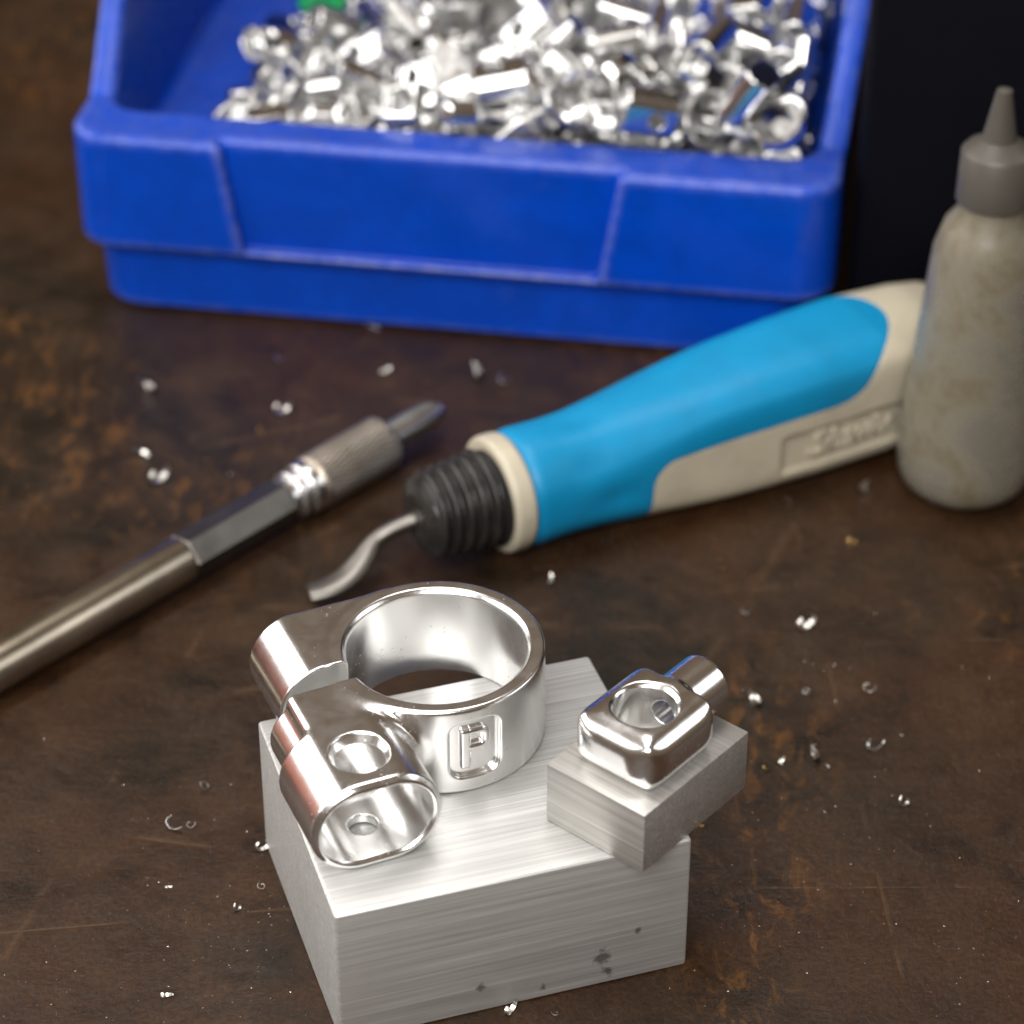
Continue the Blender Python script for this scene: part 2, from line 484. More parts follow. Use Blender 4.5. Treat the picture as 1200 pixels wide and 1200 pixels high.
# ------------------------------------------------------------------ clamp ring with slotted ear and oval socket
RO, RI, RH = 19.5, 16.2, 18.5
UC, HW, HH, ZC = -23.2, 11.9, 9.25, 9.25
LOGO = math.radians(-90 + 22 - 23)           # direction of the emblem, clamp frame (x = u)


def logo_coords(u, v, z):
    # clamp frame: x = u, y = -v (v points towards the socket mouth)
    ang = np.arctan2(v, u) - LOGO
    ang = (ang + np.pi) % (2 * np.pi) - np.pi
    return RO * ang, z - 9.4


def p_shape(s, t):
    stem = rbox2(s + 1.9, t - 0.0, 1.1, 4.4, 0.6)
    bowl = np.abs(rbox2(s - 0.1, t - 1.9, 2.05, 1.75, 1.2)) - 0.78
    return np.minimum(stem, bowl)


def f_clamp(x, y, z):
    u = x; v = -y
    r = np.hypot(u, v)
    neck = 2.2 * (1 - sstep(12.4, 14.6, v))
    st = stadium(u - UC, z - ZC, HW, HH)
    earF = smax(st + neck * sstep(0.0, 4.0, 18.5 - z), np.maximum(3.1 - v, v - 31.6), 0.5)
    earF = smax(earF, (st + v - 31.6 + 1.0) * 0.7071, 0.3)
    earB = np.hypot(np.maximum(-19.9 - u, 0), z - ZC) - HH
    earB = smax(smax(earB, np.maximum(-19.3 - v, v + 1.8), 0.7), u + 2.0, 1.0)
    d = smin(r - RO, earF, 3.6)
    d = smin(d, earB, 1.6)
    d = smax(d, z - RH, 0.8)
    d = smax(d, -z, 0.7)
    slot = np.maximum(np.maximum(-1.8 - v, v - 3.1), u + 9.0)
    d = smax(d, -slot, 0.35)
    d = smax(d, RI - r, 0.25)
    d = smax(d, (RI - r + z - RH + 0.8) * 0.7071, 0.25)
    pk = smax(stadium(u - UC, z - ZC, HW - 1.8, HH - 2.1), 14.5 - v, 2.0)
    d = smax(d, -pk, 0.3)
    d = smax(d, (v - 31.6 - stadium(u - UC, z - ZC, HW - 1.8, HH - 2.1) + 0.6) * 0.7071, 0.2)
    hr = np.hypot(u + 23.0, v - 22.6)
    top = np.maximum(hr - 4.3 - np.maximum(z - 16.3, 0) * 0.55, 10 - z)
    d = smax(d, -top, 0.3)
    bot = np.maximum(hr - 2.6 - np.maximum(2.9 - z, 0) * 0.0, z - 10)
    d = smax(d, -bot, 0.3)
    s, t = logo_coords(u, y, z)
    rec = np.maximum(rbox2(s, t, 4.9, 6.2, 2.7), (RO - 1.1) - r)
    return smax(d, -rec, 0.5)


def f_emblem(x, y, z):
    r = np.hypot(x, y); s, t = logo_coords(x, y, z)
    d = smax(p_shape(s, t), r - (RO - 0.1), 0.8)
    return smax(d, (RO - 1.8) - r, 0.2)


PHI = math.radians(23.0)
clamp_me = surface('clamp', f_clamp, (-38, -33, -1), (21, 21, 20), 0.27)
clamp = link('clamp_ring', clamp_me, M['polish'])
clamp.location = (-13.5 * MM, -111.0 * MM, ZT * MM); clamp.rotation_euler = (0, 0, PHI)
tag(clamp, 'polished aluminium clamp ring with slotted ear and oval socket on the large block', 'clamp')
lx, ly = RO * math.cos(LOGO), RO * math.sin(LOGO)
em = link('emblem', surface('emblem', f_emblem, (lx - 6, ly - 6, 3), (lx + 6, ly + 6, 16), 0.13), M['polish'], clamp)
em['label'] = 'raised letter P emblem inside a rounded recess'

# ------------------------------------------------------------------ clevis insert on the small block
def f_insert(x, y, z):
    prof = rbox2(y, z - 5.5, 9.8, 5.5, 5.3)
    front = rbox2(x - 20.0, z - 5.5, 17.7, 5.5, 5.3)
    plan = rbox2(x - 13.1, y, 10.8, 9.8, 6.8)
    d = smax(smax(prof, front, 0.6), plan, 1.4)
    d = smax(d, x - 21.5, 1.0)
    hr = np.hypot(x - 12.9, y)
    rs = np.hypot(y, z - 5.5)
    d = smin(d, smax(rs - 5.35, np.maximum(x - 30.6, 15 - x), 0.6), 1.0)
    d = smax(d, (rs - 5.35 + x - 30.6 + 0.7) * 0.7071, 0.2)
    hole = hr - 5.5 - np.maximum(z - 10.2, 0) * 1.1 - np.maximum(1.2 - z, 0) * 0.8
    d = smax(d, -hole, 0.35)
    return smax(d, -np.maximum(rs - 2.4, 10 - x), 0.4)


ins_me = surface('insert', f_insert, (1.0, -11.0, -1), (32.5, 11.0, 12.5), 0.22)
ins = link('clevis_insert', ins_me, M['polish2'])
ins.parent = None
q = Matrix.Rotation(SB['a'], 4, 'Z') @ Vector((0, 10.3, 0))
ins.location = ((SB['x'] + q.x) * MM, (SB['y'] + q.y) * MM, (ZT + SB['h'] + 0.05) * MM); ins.rotation_euler = (0, 0, SB['a'])
tag(ins, 'polished aluminium insert with round eye and stub shank on the small block', 'machined part')

# ------------------------------------------------------------------ deburring tool (local x along the handle axis)
TOOL = empty('deburring_tool', (-4.2 * MM, -12.6 * MM, 0), math.radians(28.366))
tag(TOOL, 'blue and cream handled deburring tool with black threaded nose and bent blade', 'hand tool')


def tool_r(a):
    return np.interp(a, [0, 6, 14, 22, 32, 45, 60, 75, 92, 108, 116, 121], [12.6, 12.4, 12.2, 12.5, 13.2, 14.1, 15.2, 15.9, 16.2, 15.6, 14.6, 13.0])


def tool_zc(a): return np.interp(a, [0, 30, 60, 92, 121], [13.2, 13.6, 15.0, 16.0, 15.6])


def f_tool(x, y, z):
    a = x; R = tool_r(a); zc = tool_zc(a)
    yy = y; zz = z - zc
    t = sstep(20, 55, a)
    ex = 2.15 + 0.85 * t
    rr = (np.abs(yy) ** ex + np.abs(zz) ** ex + 1e-9) ** (1 / ex) - R
    side = np.abs(yy) - (R + 0.1 - 1.5 * t)
    d = smax(rr, side, 1.4)
    d = smax(d, np.maximum(4.2 - a, a - 118), 4.0)
    for da, dang in ((17, 35), (24, -8), (17, 145), (24, 188), (20, 90)):
        ang = np.arctan2(zz, -yy) - math.radians(dang); ang = (ang + np.pi) % (2 * np.pi) - np.pi
        d = d + 0.75 * np.exp(-((a - da) / 5.5) ** 2 - (ang / 0.30) ** 2)
    return d


def cream_zone(x, y, z):
    """negative inside the cream side strips and tail"""
    zz = z - tool_zc(x)
    up = 3.6 + 0.022 * (x - 40)
    strip = rbox2(x - 95, zz + 9.0, 62.0, 9.0 + up, 5.5)
    strip = np.maximum(strip, 2.0 - np.abs(y))
    tail = 98.5 - 0.045 * y * y - x
    return smin(strip, tail, 11.0)


def f_grip(x, y, z): return smax(f_tool(x, y, z) - 0.45, -cream_zone(x, y, z), 0.9)


def f_body(x, y, z):
    d = f_tool(x, y, z) - 0.35 * sstep(1.2, 0.0, np.clip(cream_zone(x, y, z) + 0.2, -5, 5)) * 1.0
    zz = z - tool_zc(x)
    pan = np.maximum(np.maximum(rbox2(x - 84.5, zz + 4.0, 19.5, 4.6, 1.2), y - 0), 0)
    yside = -(tool_r(x) - 1.4) - 0.35
    rec = np.maximum(rbox2(x - 84.5, zz + 4.4, 20.0, 4.8, 1.0), y - (yside + 1.5))
    return smax(d, -rec, 0.5)


link('handle_body', surface('handle_body', f_body, (2, -19, -2), (120, 19, 35), 0.55), M['cream'], TOOL)
link('grip', surface('grip', f_grip, (2, -19, -2), (120, 19, 35), 0.55), M['grip'], TOOL)


def f_collar(x, y, z):
    r = np.hypot(y, z - 13.2)
    return smax(smax(r - 13.1, np.maximum(-0.6 - x, x - 4.6), 1.6), 7.0 - r, 0.5)


link('collar', surface('collar', f_collar, (-2, -15, -2), (6, 15, 29), 0.45), M['cream'], TOOL)
# threaded nose
prof = [(-18.2, 0.01), (-18.2, 3.2), (-18.6, 4.0), (-18.2, 6.2), (-17.2, 7.6)]
a = -16.8
while a < -0.3:
    prof.append((a, 8.7 + (a + 17) * 0.105)); a += 0.22
nose = lathe('nose_cap', prof, 96, lambda a, t: 0.85 * math.sin((a / 3.0) * 2 * math.pi + t) * min(1, max(0, (a + 17.6) / 1.5)) if a > -17 else 0.0, 60)
no = link('nose_cap', nose, M['nose'], TOOL); no.location = (0, 0, 13.2 * MM)


def tube_path(name, pts, n=12, caps=True):
    """pts: (x,y,z, rw, rh): swept ellipse, rh vertical-ish radius"""
    P = np.array(pts, float); k = len(P)
    t = np.linspace(0, k - 1, (k - 1) * 6 + 1); Q = np.empty((len(t), 5))
    for c in range(5):                                     # Catmull-Rom
        for i, tt in enumerate(t):
            j = min(int(tt), k - 2); f = tt - j
            p0, p1, p2, p3 = P[max(j - 1, 0), c], P[j, c], P[j + 1, c], P[min(j + 2, k - 1), c]
            Q[i, c] = 0.5 * ((2 * p1) + (-p0 + p2) * f + (2 * p0 - 5 * p1 + 4 * p2 - p3) * f * f + (-p0 + 3 * p1 - 3 * p2 + p3) * f ** 3)
    V, F = [], []
    for i in range(len(t)):
        T = Q[min(i + 1, len(t) - 1), :3] - Q[max(i - 1, 0), :3]; T /= np.linalg.norm(T)
        side = np.cross(T, (0, 0, 1)); side /= max(np.linalg.norm(side), 1e-6); up = np.cross(side, T)
        for q in range(n):
            an = 2 * math.pi * q / n
            V.append(Q[i, :3] + side * Q[i, 3] * math.cos(an) + up * Q[i, 4] * math.sin(an))
    for i in range(len(t) - 1):
        for q in range(n):
            q2 = (q + 1) % n; F.append([i * n + q, i * n + q2, (i + 1) * n + q2, (i + 1) * n + q])
    if caps: F.append(list(range(n))[::-1]); F.append([(len(t) - 1) * n + q for q in range(n)])
    return auto_sharp(mesh_from(name, V, F), 45)


def to_tool(p):
    c, s = math.cos(math.radians(28.366)), math.sin(math.radians(28.366))
    x, y = p[0] + 4.2, p[1] + 12.6
    return (c * x + s * y, -s * x + c * y, p[2])


bl = [(-17.0, -18.2, 12.2, 1.9, 1.9), (-20.5, -19.4, 11.5, 1.85, 1.85), (-25.5, -21.2, 10.2, 1.8, 1.8), (-29.0, -23.0, 8.4, 1.9, 1.8),
      (-31.5, -26.1, 6.4, 2.6, 1.5), (-34.6, -29.6, 4.4, 3.0, 1.3), (-38.5, -32.2, 3.2, 3.0, 1.2), (-42.6, -33.6, 2.7, 2.8, 1.1)]
link('blade', tube_path('blade', [(*to_tool(p), p[3], p[4]) for p in bl], 14), M['blade'], TOOL)

# moulded lettering in the side panel
tx = bpy.data.curves.new('lettering', 'FONT'); tx.body = 'Shaviv'; tx.size = 8.6 * MM; tx.shear = 0.45; tx.extrude = 0.7 * MM
tx.bevel_depth = 0.18 * MM; tx.bevel_resolution = 1; tx.align_x = 'CENTER'; tx.align_y = 'CENTER'; tx.space_character = 0.98
to = bpy.data.objects.new('lettering_curve', tx); COL.objects.link(to)
bpy.context.view_layer.update()
lme = bpy.data.meshes.new_from_object(to.evaluated_get(bpy.context.evaluated_depsgraph_get()))
bpy.data.objects.remove(to); bpy.data.curves.remove(tx)
lme.materials.clear()
lt = link('lettering', lme, M['cream'], TOOL)
lt.location = (81.5 * MM, -(float(tool_r(82)) - 1.4 - 0.85) * MM, (float(tool_zc(82)) - 4.3) * MM)
lt.rotation_euler = (math.pi / 2, 0, 0)
lt.rotation_euler = (math.pi / 2, 0, 0)

# ------------------------------------------------------------------ metal pen scraper on the left
PEN = empty('scraper_pen', (-85.1 * MM, -43.1 * MM, 6.25 * MM), math.radians(47.6))
tag(PEN, 'metal pen scraper with knurled sleeve and fluted tip lying on the bench', 'hand tool')
link('barrel', lathe('barrel', [(-60, 0.01), (-60, 4.0), (-59, 5.1), (21.8, 5.25), (22.6, 5.05), (22.6, 3)], 48), M['brass'], PEN)
bm_prof = [(22.6, 4.6), (23.4, 5.3), (51.6, 5.3), (52.4, 4.6)]
hx = link('hex_section', lathe('hex_section', bm_prof, 6, None, 20), M['steel'], PEN); hx.rotation_euler = (math.radians(50), 0, 0)
ring = [(52.4, 3.0), (52.4, 4.7), (54.0, 4.7), (54.1, 5.1)]
ring += [(54.9 + 0.8 * math.sin(t), 5.1 + 0.55 * math.cos(t)) for t in (-1.4, -1.0, -0.5, 0, 0.5, 1.0, 1.4)]
ring += [(55.8, 4.7), (57.0, 4.7), (57.1, 5.3)]
ring += [(58.7 - 1.6 * math.cos(t), 5.3 + 0.8 * math.sin(t)) for t in (0.2, 0.5, 0.8, 1.1, 1.4)] + [(60.0, 6.1), (60.3, 5.7), (60.3, 3)]
link('collar', lathe('collar', ring, 64, None, 40), M['chrome'], PEN)
kp = [(60.3, 4.0), (60.3, 5.7), (60.9, 6.15)] + [(61.2 + 0.45 * i, 6.25) for i in range(49)] + [(83.2, 6.1), (83.8, 5.5), (83.8, 2.0)]


def knurl(a, t):
    if a < 61 or a > 83: return 0.0
    return 0.17 * (math.sin(36 * t + a * 1.6) + math.sin(36 * t - a * 1.6)) * 0.8


link('knurled_sleeve', lathe('knurled_sleeve', kp, 216, knurl, 50), M['knurl'], PEN)


def f_tip(x, y, z):
    t = (x - 83) / 19.0
    R = 3.7 * np.sqrt(np.clip(1 - np.clip((x - 92) / 10.9, 0, 1) ** 3, 0.002, 1))
    d = np.hypot(y, z) - R
    for k in range(3):
        an = math.radians(90 + 120 * k + 20)
        yy, zz = y - math.cos(an) * 4.5, z - math.sin(an) * 4.5
        d = smax(d, 2.5 - np.hypot(yy, zz), 0.4)
    return smax(d, np.maximum(82 - x, x - 102.6), 0.4)


link('blade', surface('tip', f_tip, (81, -4, -4), (104, 4, 4), 0.3), M['tip'], PEN)

# ------------------------------------------------------------------ dirty bottle at the right
BT = empty('squeeze_bottle', (100.5 * MM, 10.8 * MM, 0.0003))
tag(BT, 'dirty translucent squeeze bottle with thick base standing by the tool handle', 'bottle')
outer = [(0.6, 0.01), (0.3, 6), (0.0, 9.0), (0.8, 11.6), (2.4, 13.5), (5.0, 14.7), (9, 15.1), (14, 15.0), (20, 14.7), (40, 13.1), (60, 11.4), (66, 9.6), (70, 6.6), (77, 6.2), (77, 4.8)]
inner = [(70, 4.8), (65, 8.2), (59, 10.0), (40, 11.8), (20, 13.3), (14, 13.5), (11.5, 12.6), (10.2, 10), (9.8, 0.01)]
bo = link('body', lathe('bottle_body', outer + inner, 64, None, 60, cap=False), M['bottle'], BT); bo.rotation_euler = (0, -math.pi / 2, 0)
oi = link('liquid', lathe('liquid', [(10.0, 0.01), (10.4, 10), (11.7, 12.4), (14, 13.2), (20, 13.1), (34, 12.0), (34.2, 0.01)], 48, None, 40, cap=False), M['oil'], BT)
oi.rotation_euler = (0, -math.pi / 2, 0)
cp = link('cap', lathe('cap', [(72, 6.3), (72, 7.8), (83, 7.6), (84, 6.8), (86, 3.6), (97, 1.6), (97.4, 0.01)], 48, lambda a, t: 0.18 * math.sin(24 * t) if 71 < a < 83.5 else 0, 40, cap=False), M['cap'], BT)
cp.rotation_euler = (0, -math.pi / 2, 0)

# ------------------------------------------------------------------ heap of machined parts in the bin
def f_barrel(x, y, z):
    d = smax(stadium(x, z, 8.0, 5.2), np.abs(y) - 9.0, 1.0)
    d = smax(d, -smax(stadium(x, z, 6.6, 3.8), -3.0 - y, 1.0), 0.6)
    return smax(d, 2.8 - np.hypot(x, y - 2), 0.4)


def f_bracket(x, y, z):
    a = smax(rbox2(x, y, 9.0, 5.0, 2.5), np.abs(z) - 1.6, 0.6)
    b = smax(rbox2(z - 5.0, y, 6.6, 5.0, 2.5), np.abs(x + 7.6) - 1.5, 0.6)
    d = smin(a, b, 2.0)
    return smax(d, 2.3 - np.hypot(x - 4, y), 0.4)


def f_small_clamp(x, y, z): return f_clamp(x / 0.55, y / 0.55, z / 0.55 + 9.25) * 0.55


def f_small_insert(x, y, z): return f_insert((x + 11.9) / 0.75 + 1.0, y / 0.75, z / 0.75 + 5.5) * 0.75


def heap_meshes():
    return [
        ('metal_sleeve', lathe('metal_sleeve', [(-11, 2.7), (-11, 3.7), (-10.6, 4.1), (10.6, 4.1), (11, 3.7), (11, 2.7), (-11, 2.7)], 24, None, 40, cap=False)),
        ('oval_barrel', surface('oval_barrel', f_barrel, (-9, -10, -6), (9, 10, 6), 0.7, 1)),
        ('clevis_insert', surface('small_insert', f_small_insert, (-11.5, -8, -5), (13, 8, 5), 0.6, 1)),
        ('dowel_pin', lathe('dowel_pin', [(-9, 0.01), (-9, 2.4), (-8.3, 3.1), (8.3, 3.1), (9, 2.4), (9, 0.01)], 24, None, 35, cap=False)),
        ('angle_bracket', surface('angle_bracket', f_bracket, (-10.5, -6, -3), (10.5, 6, 13), 0.6, 1)),
        ('spacer_ring', lathe('spacer_ring', [(-2.6, 5.2), (-2.6, 7.6), (-2.1, 8.1), (2.1, 8.1), (2.6, 7.6), (2.6, 5.2), (-2.6, 5.2)], 32, None, 40, cap=False)),
        ('clamp_ring', surface('small_clamp', f_small_clamp, (-21, -18.5, -6), (12, 12, 6), 0.6, 1)),
    ]


HEAP_LABEL = {
    'metal_sleeve': ('plain shiny metal tube in the heap inside the blue bin', 'tube'),
    'oval_barrel': ('shiny oval metal socket piece in the heap inside the blue bin', 'machined part'),
    'clevis_insert': ('shiny metal eye piece with stub shank in the heap inside the blue bin', 'machined part'),
    'dowel_pin': ('short solid shiny metal pin in the heap inside the blue bin', 'pin'),
    'angle_bracket': ('shiny bent metal bracket in the heap inside the blue bin', 'bracket'),
    'spacer_ring': ('flat shiny metal ring in the heap inside the blue bin', 'ring'),
    'clamp_ring': ('small shiny metal clamp in the heap inside the blue bin', 'clamp'),
}
#HEAP_BEGIN
HEAP = [(2,-343,412,290,0,-1,-283),(2,20,508,291,-312,-3,132),(3,97,298,283,-144,0,270),(0,429,199,291,66,0,314),(2,764,241,306,255,24,132),(1,-311,879,299,0,0,-289),(1,-74,1000,299,0,-314,2),(5,105,689,280,36,157,-14),
(0,490,816,291,54,314,-36),(4,610,711,299,-154,4,271),(2,-299,317,290,-1,0,-277),(2,-162,333,290,-2,0,247),(1,222,457,299,-314,0,79),(1,553,363,299,0,0,-65),(1,716,414,299,-314,0,116),(5,-442,907,280,-149,157,0),
(4,166,1177,305,314,59,-18),(0,152,1302,291,170,0,-110),(3,380,834,283,13,314,113),(5,676,941,280,-148,157,-108),(2,-486,462,291,313,-2,-78),(5,7,755,306,-98,213,158),(0,195,874,291,-66,0,0),(4,470,956,305,0,256,-120),
(4,769,917,299,155,4,98),(5,-150,1626,280,-102,157,0),(3,36,1073,283,-275,0,-111),(2,137,1738,290,-1,0,-163),(0,434,1194,291,118,0,145),(5,521,1132,280,-287,157,0),(5,-213,231,280,-146,157,0),(2,91,219,291,-313,-3,-27),
(0,202,340,291,92,0,312),(0,484,269,291,-170,0,-33),(1,745,544,311,-5,-45,-160),(0,-460,817,291,-144,0,0),(2,34,844,307,63,288,-26),(2,175,1023,291,-2,-312,-13),(2,395,472,291,0,-311,-76),(1,756,671,299,0,0,0),
(5,-682,360,280,-74,157,214),(5,-117,695,280,13,157,51),(3,143,569,283,247,0,-79),(5,484,663,280,-124,157,0),(5,679,405,357,-200,-159,64),(0,-238,642,291,-118,0,-46),(0,-22,1514,291,41,-314,-45),(2,327,1009,290,-1,0,78),
(3,475,1061,283,66,314,-51),(5,589,1238,280,-193,-157,0),(2,-690,726,291,1,-311,-123),(4,-50,672,310,-9,28,-54),(6,294,713,298,0,0,24),(5,381,600,280,-245,-157,-49),(4,580,499,302,0,51,25),(3,-774,1297,283,-118,0,115),
(2,-14,1600,291,-313,-3,-54),(3,215,1311,283,-66,0,193),(4,105,1606,274,0,3,-81),(6,777,1229,340,-157,57,158),(5,-213,429,311,-91,225,137),(1,-37,378,299,-314,0,94),(2,269,204,312,-135,26,-305),(2,414,210,366,-102,0,-1),
(5,611,310,321,84,-5,-65),(2,-748,863,309,-208,0,233),(0,-135,842,291,-39,0,-113),(0,190,935,291,196,0,0),(3,501,649,323,-144,0,93),(4,626,763,299,162,4,235),(4,-204,514,299,-162,4,0),(2,-87,582,292,306,3,-4),
(3,119,421,283,-196,0,266),(4,563,375,352,0,3,-178),(0,466,398,304,19,296,88),(2,-543,1116,290,-1,0,-104),(3,-275,794,283,-249,0,26),(2,176,813,309,97,0,1),(2,303,1114,292,-1,312,87),(0,440,1388,315,-195,-33,115),
(4,-781,1097,305,0,256,-153),(2,-197,483,356,83,36,-26),(6,182,1059,359,-2,-1,-282),(0,440,534,318,-227,39,-43),(3,728,824,283,249,0,-76),(1,-218,1561,316,0,97,-222),(3,65,1364,283,275,0,168),(6,156,1573,335,-277,49,-12),
(3,478,1450,283,-170,0,226),(3,712,1296,283,-275,0,69),(0,-465,291,291,-170,0,5),(1,-57,242,319,2,-127,-227),(4,190,278,326,157,78,34),(0,501,435,376,-141,-21,142),(1,757,288,368,-43,-39,17),(0,-729,1230,291,196,0,66),
(5,47,958,301,86,-115,-181),(2,294,1390,290,-1,0,135),(2,302,479,351,78,267,-111),(2,579,1000,291,6,-313,86),(2,-368,594,291,-2,-312,0),(4,-166,313,334,1,11,-194),(0,143,522,326,192,-51,88),(4,335,368,326,-159,76,82),
(4,630,528,325,-102,58,-95),(4,-241,1100,274,0,3,-4),(4,-159,1021,328,-20,44,232),(0,155,1109,291,170,0,-14),(0,492,1564,291,282,0,-16),(5,596,879,301,-25,199,-246),(3,-450,645,283,39,314,67),(2,-199,735,309,-70,-8,110),
(2,297,594,365,-308,32,-30),(2,538,821,350,4,-296,136),(0,784,742,366,-253,-29,-157),(0,-358,1537,291,170,0,281),(1,-74,1451,312,0,70,-207),(4,178,1384,321,1,3,206),(6,294,1734,319,-295,22,66),(0,659,1179,291,196,0,-241),
(1,-350,221,314,0,233,157),(3,-105,191,328,170,167,0),(0,43,250,349,253,0,156),(6,448,265,408,-94,-7,-9),(1,649,264,329,-162,0,92),(1,-781,760,327,157,0,-155),(0,-396,1088,291,-213,0,47),(3,38,645,315,118,64,-99),
(5,441,775,311,-9,-225,121),(1,756,579,402,-84,14,-15),(3,-486,212,283,-118,314,-37),(2,-363,532,338,-288,67,-117),(5,131,297,370,272,32,-89),(2,550,590,318,-39,-273,71),(0,729,484,380,72,-286,-24),(2,-515,1568,290,-1,0,-82),
(2,-116,1183,291,-313,-3,148),(4,271,1387,334,-5,5,222),(2,325,871,309,216,0,-200),(1,678,1098,327,-256,0,68),(1,-753,551,318,0,-195,-157),(1,-228,946,348,52,6,90),(6,123,693,358,-1,28,296),(4,421,987,307,45,-37,-210),
(3,690,667,342,173,-36,122),(0,-315,1313,291,-170,0,197),(3,-201,985,283,170,0,-274),(3,391,1446,283,-170,0,151),(5,441,1702,280,-14,157,0),(4,578,1656,274,0,3,-97),(6,-782,390,390,-152,-139,152),(4,-52,296,356,-103,7,-66),
(1,102,381,357,213,97,71),(5,-22,230,407,100,-132,-135),(5,685,189,380,245,2,-156),(0,-542,694,291,97,314,0),(3,-66,810,314,-224,61,167),(1,96,548,373,222,19,145),(5,434,693,334,237,-204,7),(3,679,931,323,170,0,256),
(3,-441,351,302,13,281,-22),(1,-237,603,373,-1,87,113),(2,203,489,387,50,282,36),(3,462,528,367,77,-11,147),(3,639,634,371,93,31,-276),(1,-701,1089,319,-5,152,-311),(1,-203,1243,327,157,0,44),(5,155,919,358,89,117,33),
(1,539,1063,368,22,213,213),(1,701,850,363,63,-28,-43),(1,-563,389,340,-178,27,146),(3,-56,909,303,-37,279,2),(6,28,765,404,10,36,302),(4,319,656,375,-162,3,-32),(2,540,621,394,-6,283,-80),(1,-577,1405,299,0,0,95),
(6,43,1292,339,-247,19,-171),(3,262,1533,283,-13,0,-132),(2,508,1314,315,-36,-279,120),(1,730,1675,299,314,0,64),(5,-621,228,280,153,157,0),(0,-252,253,341,-198,-16,157),(2,61,443,365,127,20,-299),(0,401,429,350,184,-3,154),
(2,678,370,406,0,1,-278),(0,-461,755,291,118,0,0),(4,-250,686,373,-120,-60,-77),(2,333,542,410,296,24,-115),(0,348,823,355,60,27,96),(5,666,796,388,-19,-226,78),(3,-441,530,283,118,0,-84),(2,-89,440,376,-37,-301,121),
(1,-117,326,458,-268,-2,35),(2,578,500,438,308,40,32),(0,741,739,412,13,1,-188),(1,-632,976,308,0,-47,213),(3,-19,1042,351,48,-67,-285),(3,207,1292,335,-88,-290,35),(5,263,937,360,4,-196,29),(0,702,1266,344,-172,18,142),
(2,-641,850,321,0,-237,-17),(5,-80,526,337,98,43,154),(3,538,1492,313,-250,58,-148),(3,488,732,395,192,54,217),(1,605,712,400,-52,6,109),(3,-634,1126,283,-39,-314,-117),(5,-137,1515,320,49,0,-50),(1,422,1676,367,-157,0,-112),
(3,522,1611,306,-23,273,-31),(2,551,1205,330,1,-311,37),(6,226,757,478,-274,11,93),(6,-15,369,453,219,77,-96),(1,403,401,419,6,13,22),(6,683,452,482,291,31,-15),(0,-646,668,345,-80,-19,62),(3,-274,878,360,-239,21,-65),
(1,373,758,409,-234,-11,133),(2,531,815,412,-16,11,84),(2,562,947,375,-222,-17,-95),(5,-403,424,341,-133,-153,109),(0,26,548,398,17,37,-210),(0,239,892,400,-301,-30,101),(4,461,558,410,-4,-41,23),(6,688,769,491,9,-22,-188),
(1,-513,993,340,87,36,120),(2,-48,1246,350,-62,288,-109),(1,213,1559,395,29,-260,-135),(2,422,885,387,-40,26,-87),(6,645,1509,347,51,213,155),(2,-628,488,291,1,-311,-113),(3,-280,766,322,-192,-62,125),(3,-53,874,337,186,-35,1),
(3,490,882,413,197,53,36),(3,512,898,452,32,53,26),(0,-355,1238,291,-39,0,216),(2,-769,1762,290,-1,0,189),(5,752,1793,312,-170,-82,115),(6,683,1587,347,236,228,5),(3,792,1496,283,-170,0,-157),(1,-473,218,374,-157,0,-258),
(4,-244,446,386,78,-20,18),(2,131,198,412,-158,240,0),(0,517,322,444,-51,32,21),(1,775,295,480,-143,-117,141),(0,-626,767,328,-139,-258,-18),(0,-203,1041,398,78,-103,-85),(3,150,611,439,162,33,-97),(1,414,654,428,-244,-2,158),
(2,736,988,346,134,-282,26),(1,-677,368,340,1,-7,157),(2,-12,614,367,-75,23,-272),(2,287,372,428,-28,-295,-136),(0,486,433,436,226,10,-134),(3,570,191,321,223,-80,0),(4,-445,1125,309,0,-55,-110),(2,-142,1120,347,-33,-310,-8),
(6,369,1217,377,-243,-45,-124),(0,381,1029,374,-106,280,84),(2,638,1290,377,-102,180,179),(3,-299,495,353,300,-18,104),(2,-411,865,342,9,295,-124),(2,252,520,468,10,264,-59),(3,330,462,472,0,-40,-236),(2,745,645,464,-12,-279,6),
(0,-702,1558,291,196,0,-6),(5,-110,1321,280,22,157,148),(3,225,1467,305,-249,-40,113),(3,545,1122,338,-8,288,46),(5,736,1405,322,108,32,-308),(2,-352,349,392,66,131,-76),(2,-162,222,390,-104,-46,22),(0,241,318,362,90,-283,-92),
(1,450,177,532,-132,-130,8),(6,574,254,474,-92,61,-191),(1,-548,858,350,-36,-15,-50),(0,-337,848,393,176,1,-101),(2,58,936,371,193,75,-162),(1,450,971,433,40,-219,20),(3,700,1033,360,-275,14,22),(3,-647,605,314,-25,-61,-189),
(0,-161,641,405,-1,83,130),(0,179,549,499,121,229,5),(2,274,314,502,-258,16,145),(1,756,506,529,20,-33,308),(0,-306,997,291,35,0,46),(2,-62,950,368,0,-310,32),(1,46,1156,368,-234,41,-55),(5,393,1248,314,173,-238,-12),
(1,478,1162,423,70,38,70),(2,-392,663,344,308,-24,-56),(2,-104,742,400,-21,201,-61),(0,279,591,495,-192,30,-28),(4,486,614,495,-20,262,154),(3,621,970,373,-147,-21,192),(2,-414,1443,291,-313,-3,10),(1,-176,1410,341,-84,-264,-79),
(2,-165,1670,330,1,-311,2),(5,664,1365,280,-145,157,150),(5,795,1369,320,88,0,0),(1,-581,257,366,57,0,-83),(1,-133,486,442,27,286,9),(5,248,269,414,-12,-255,116),(0,368,275,514,-209,-88,-110),(5,753,181,515,44,106,117),
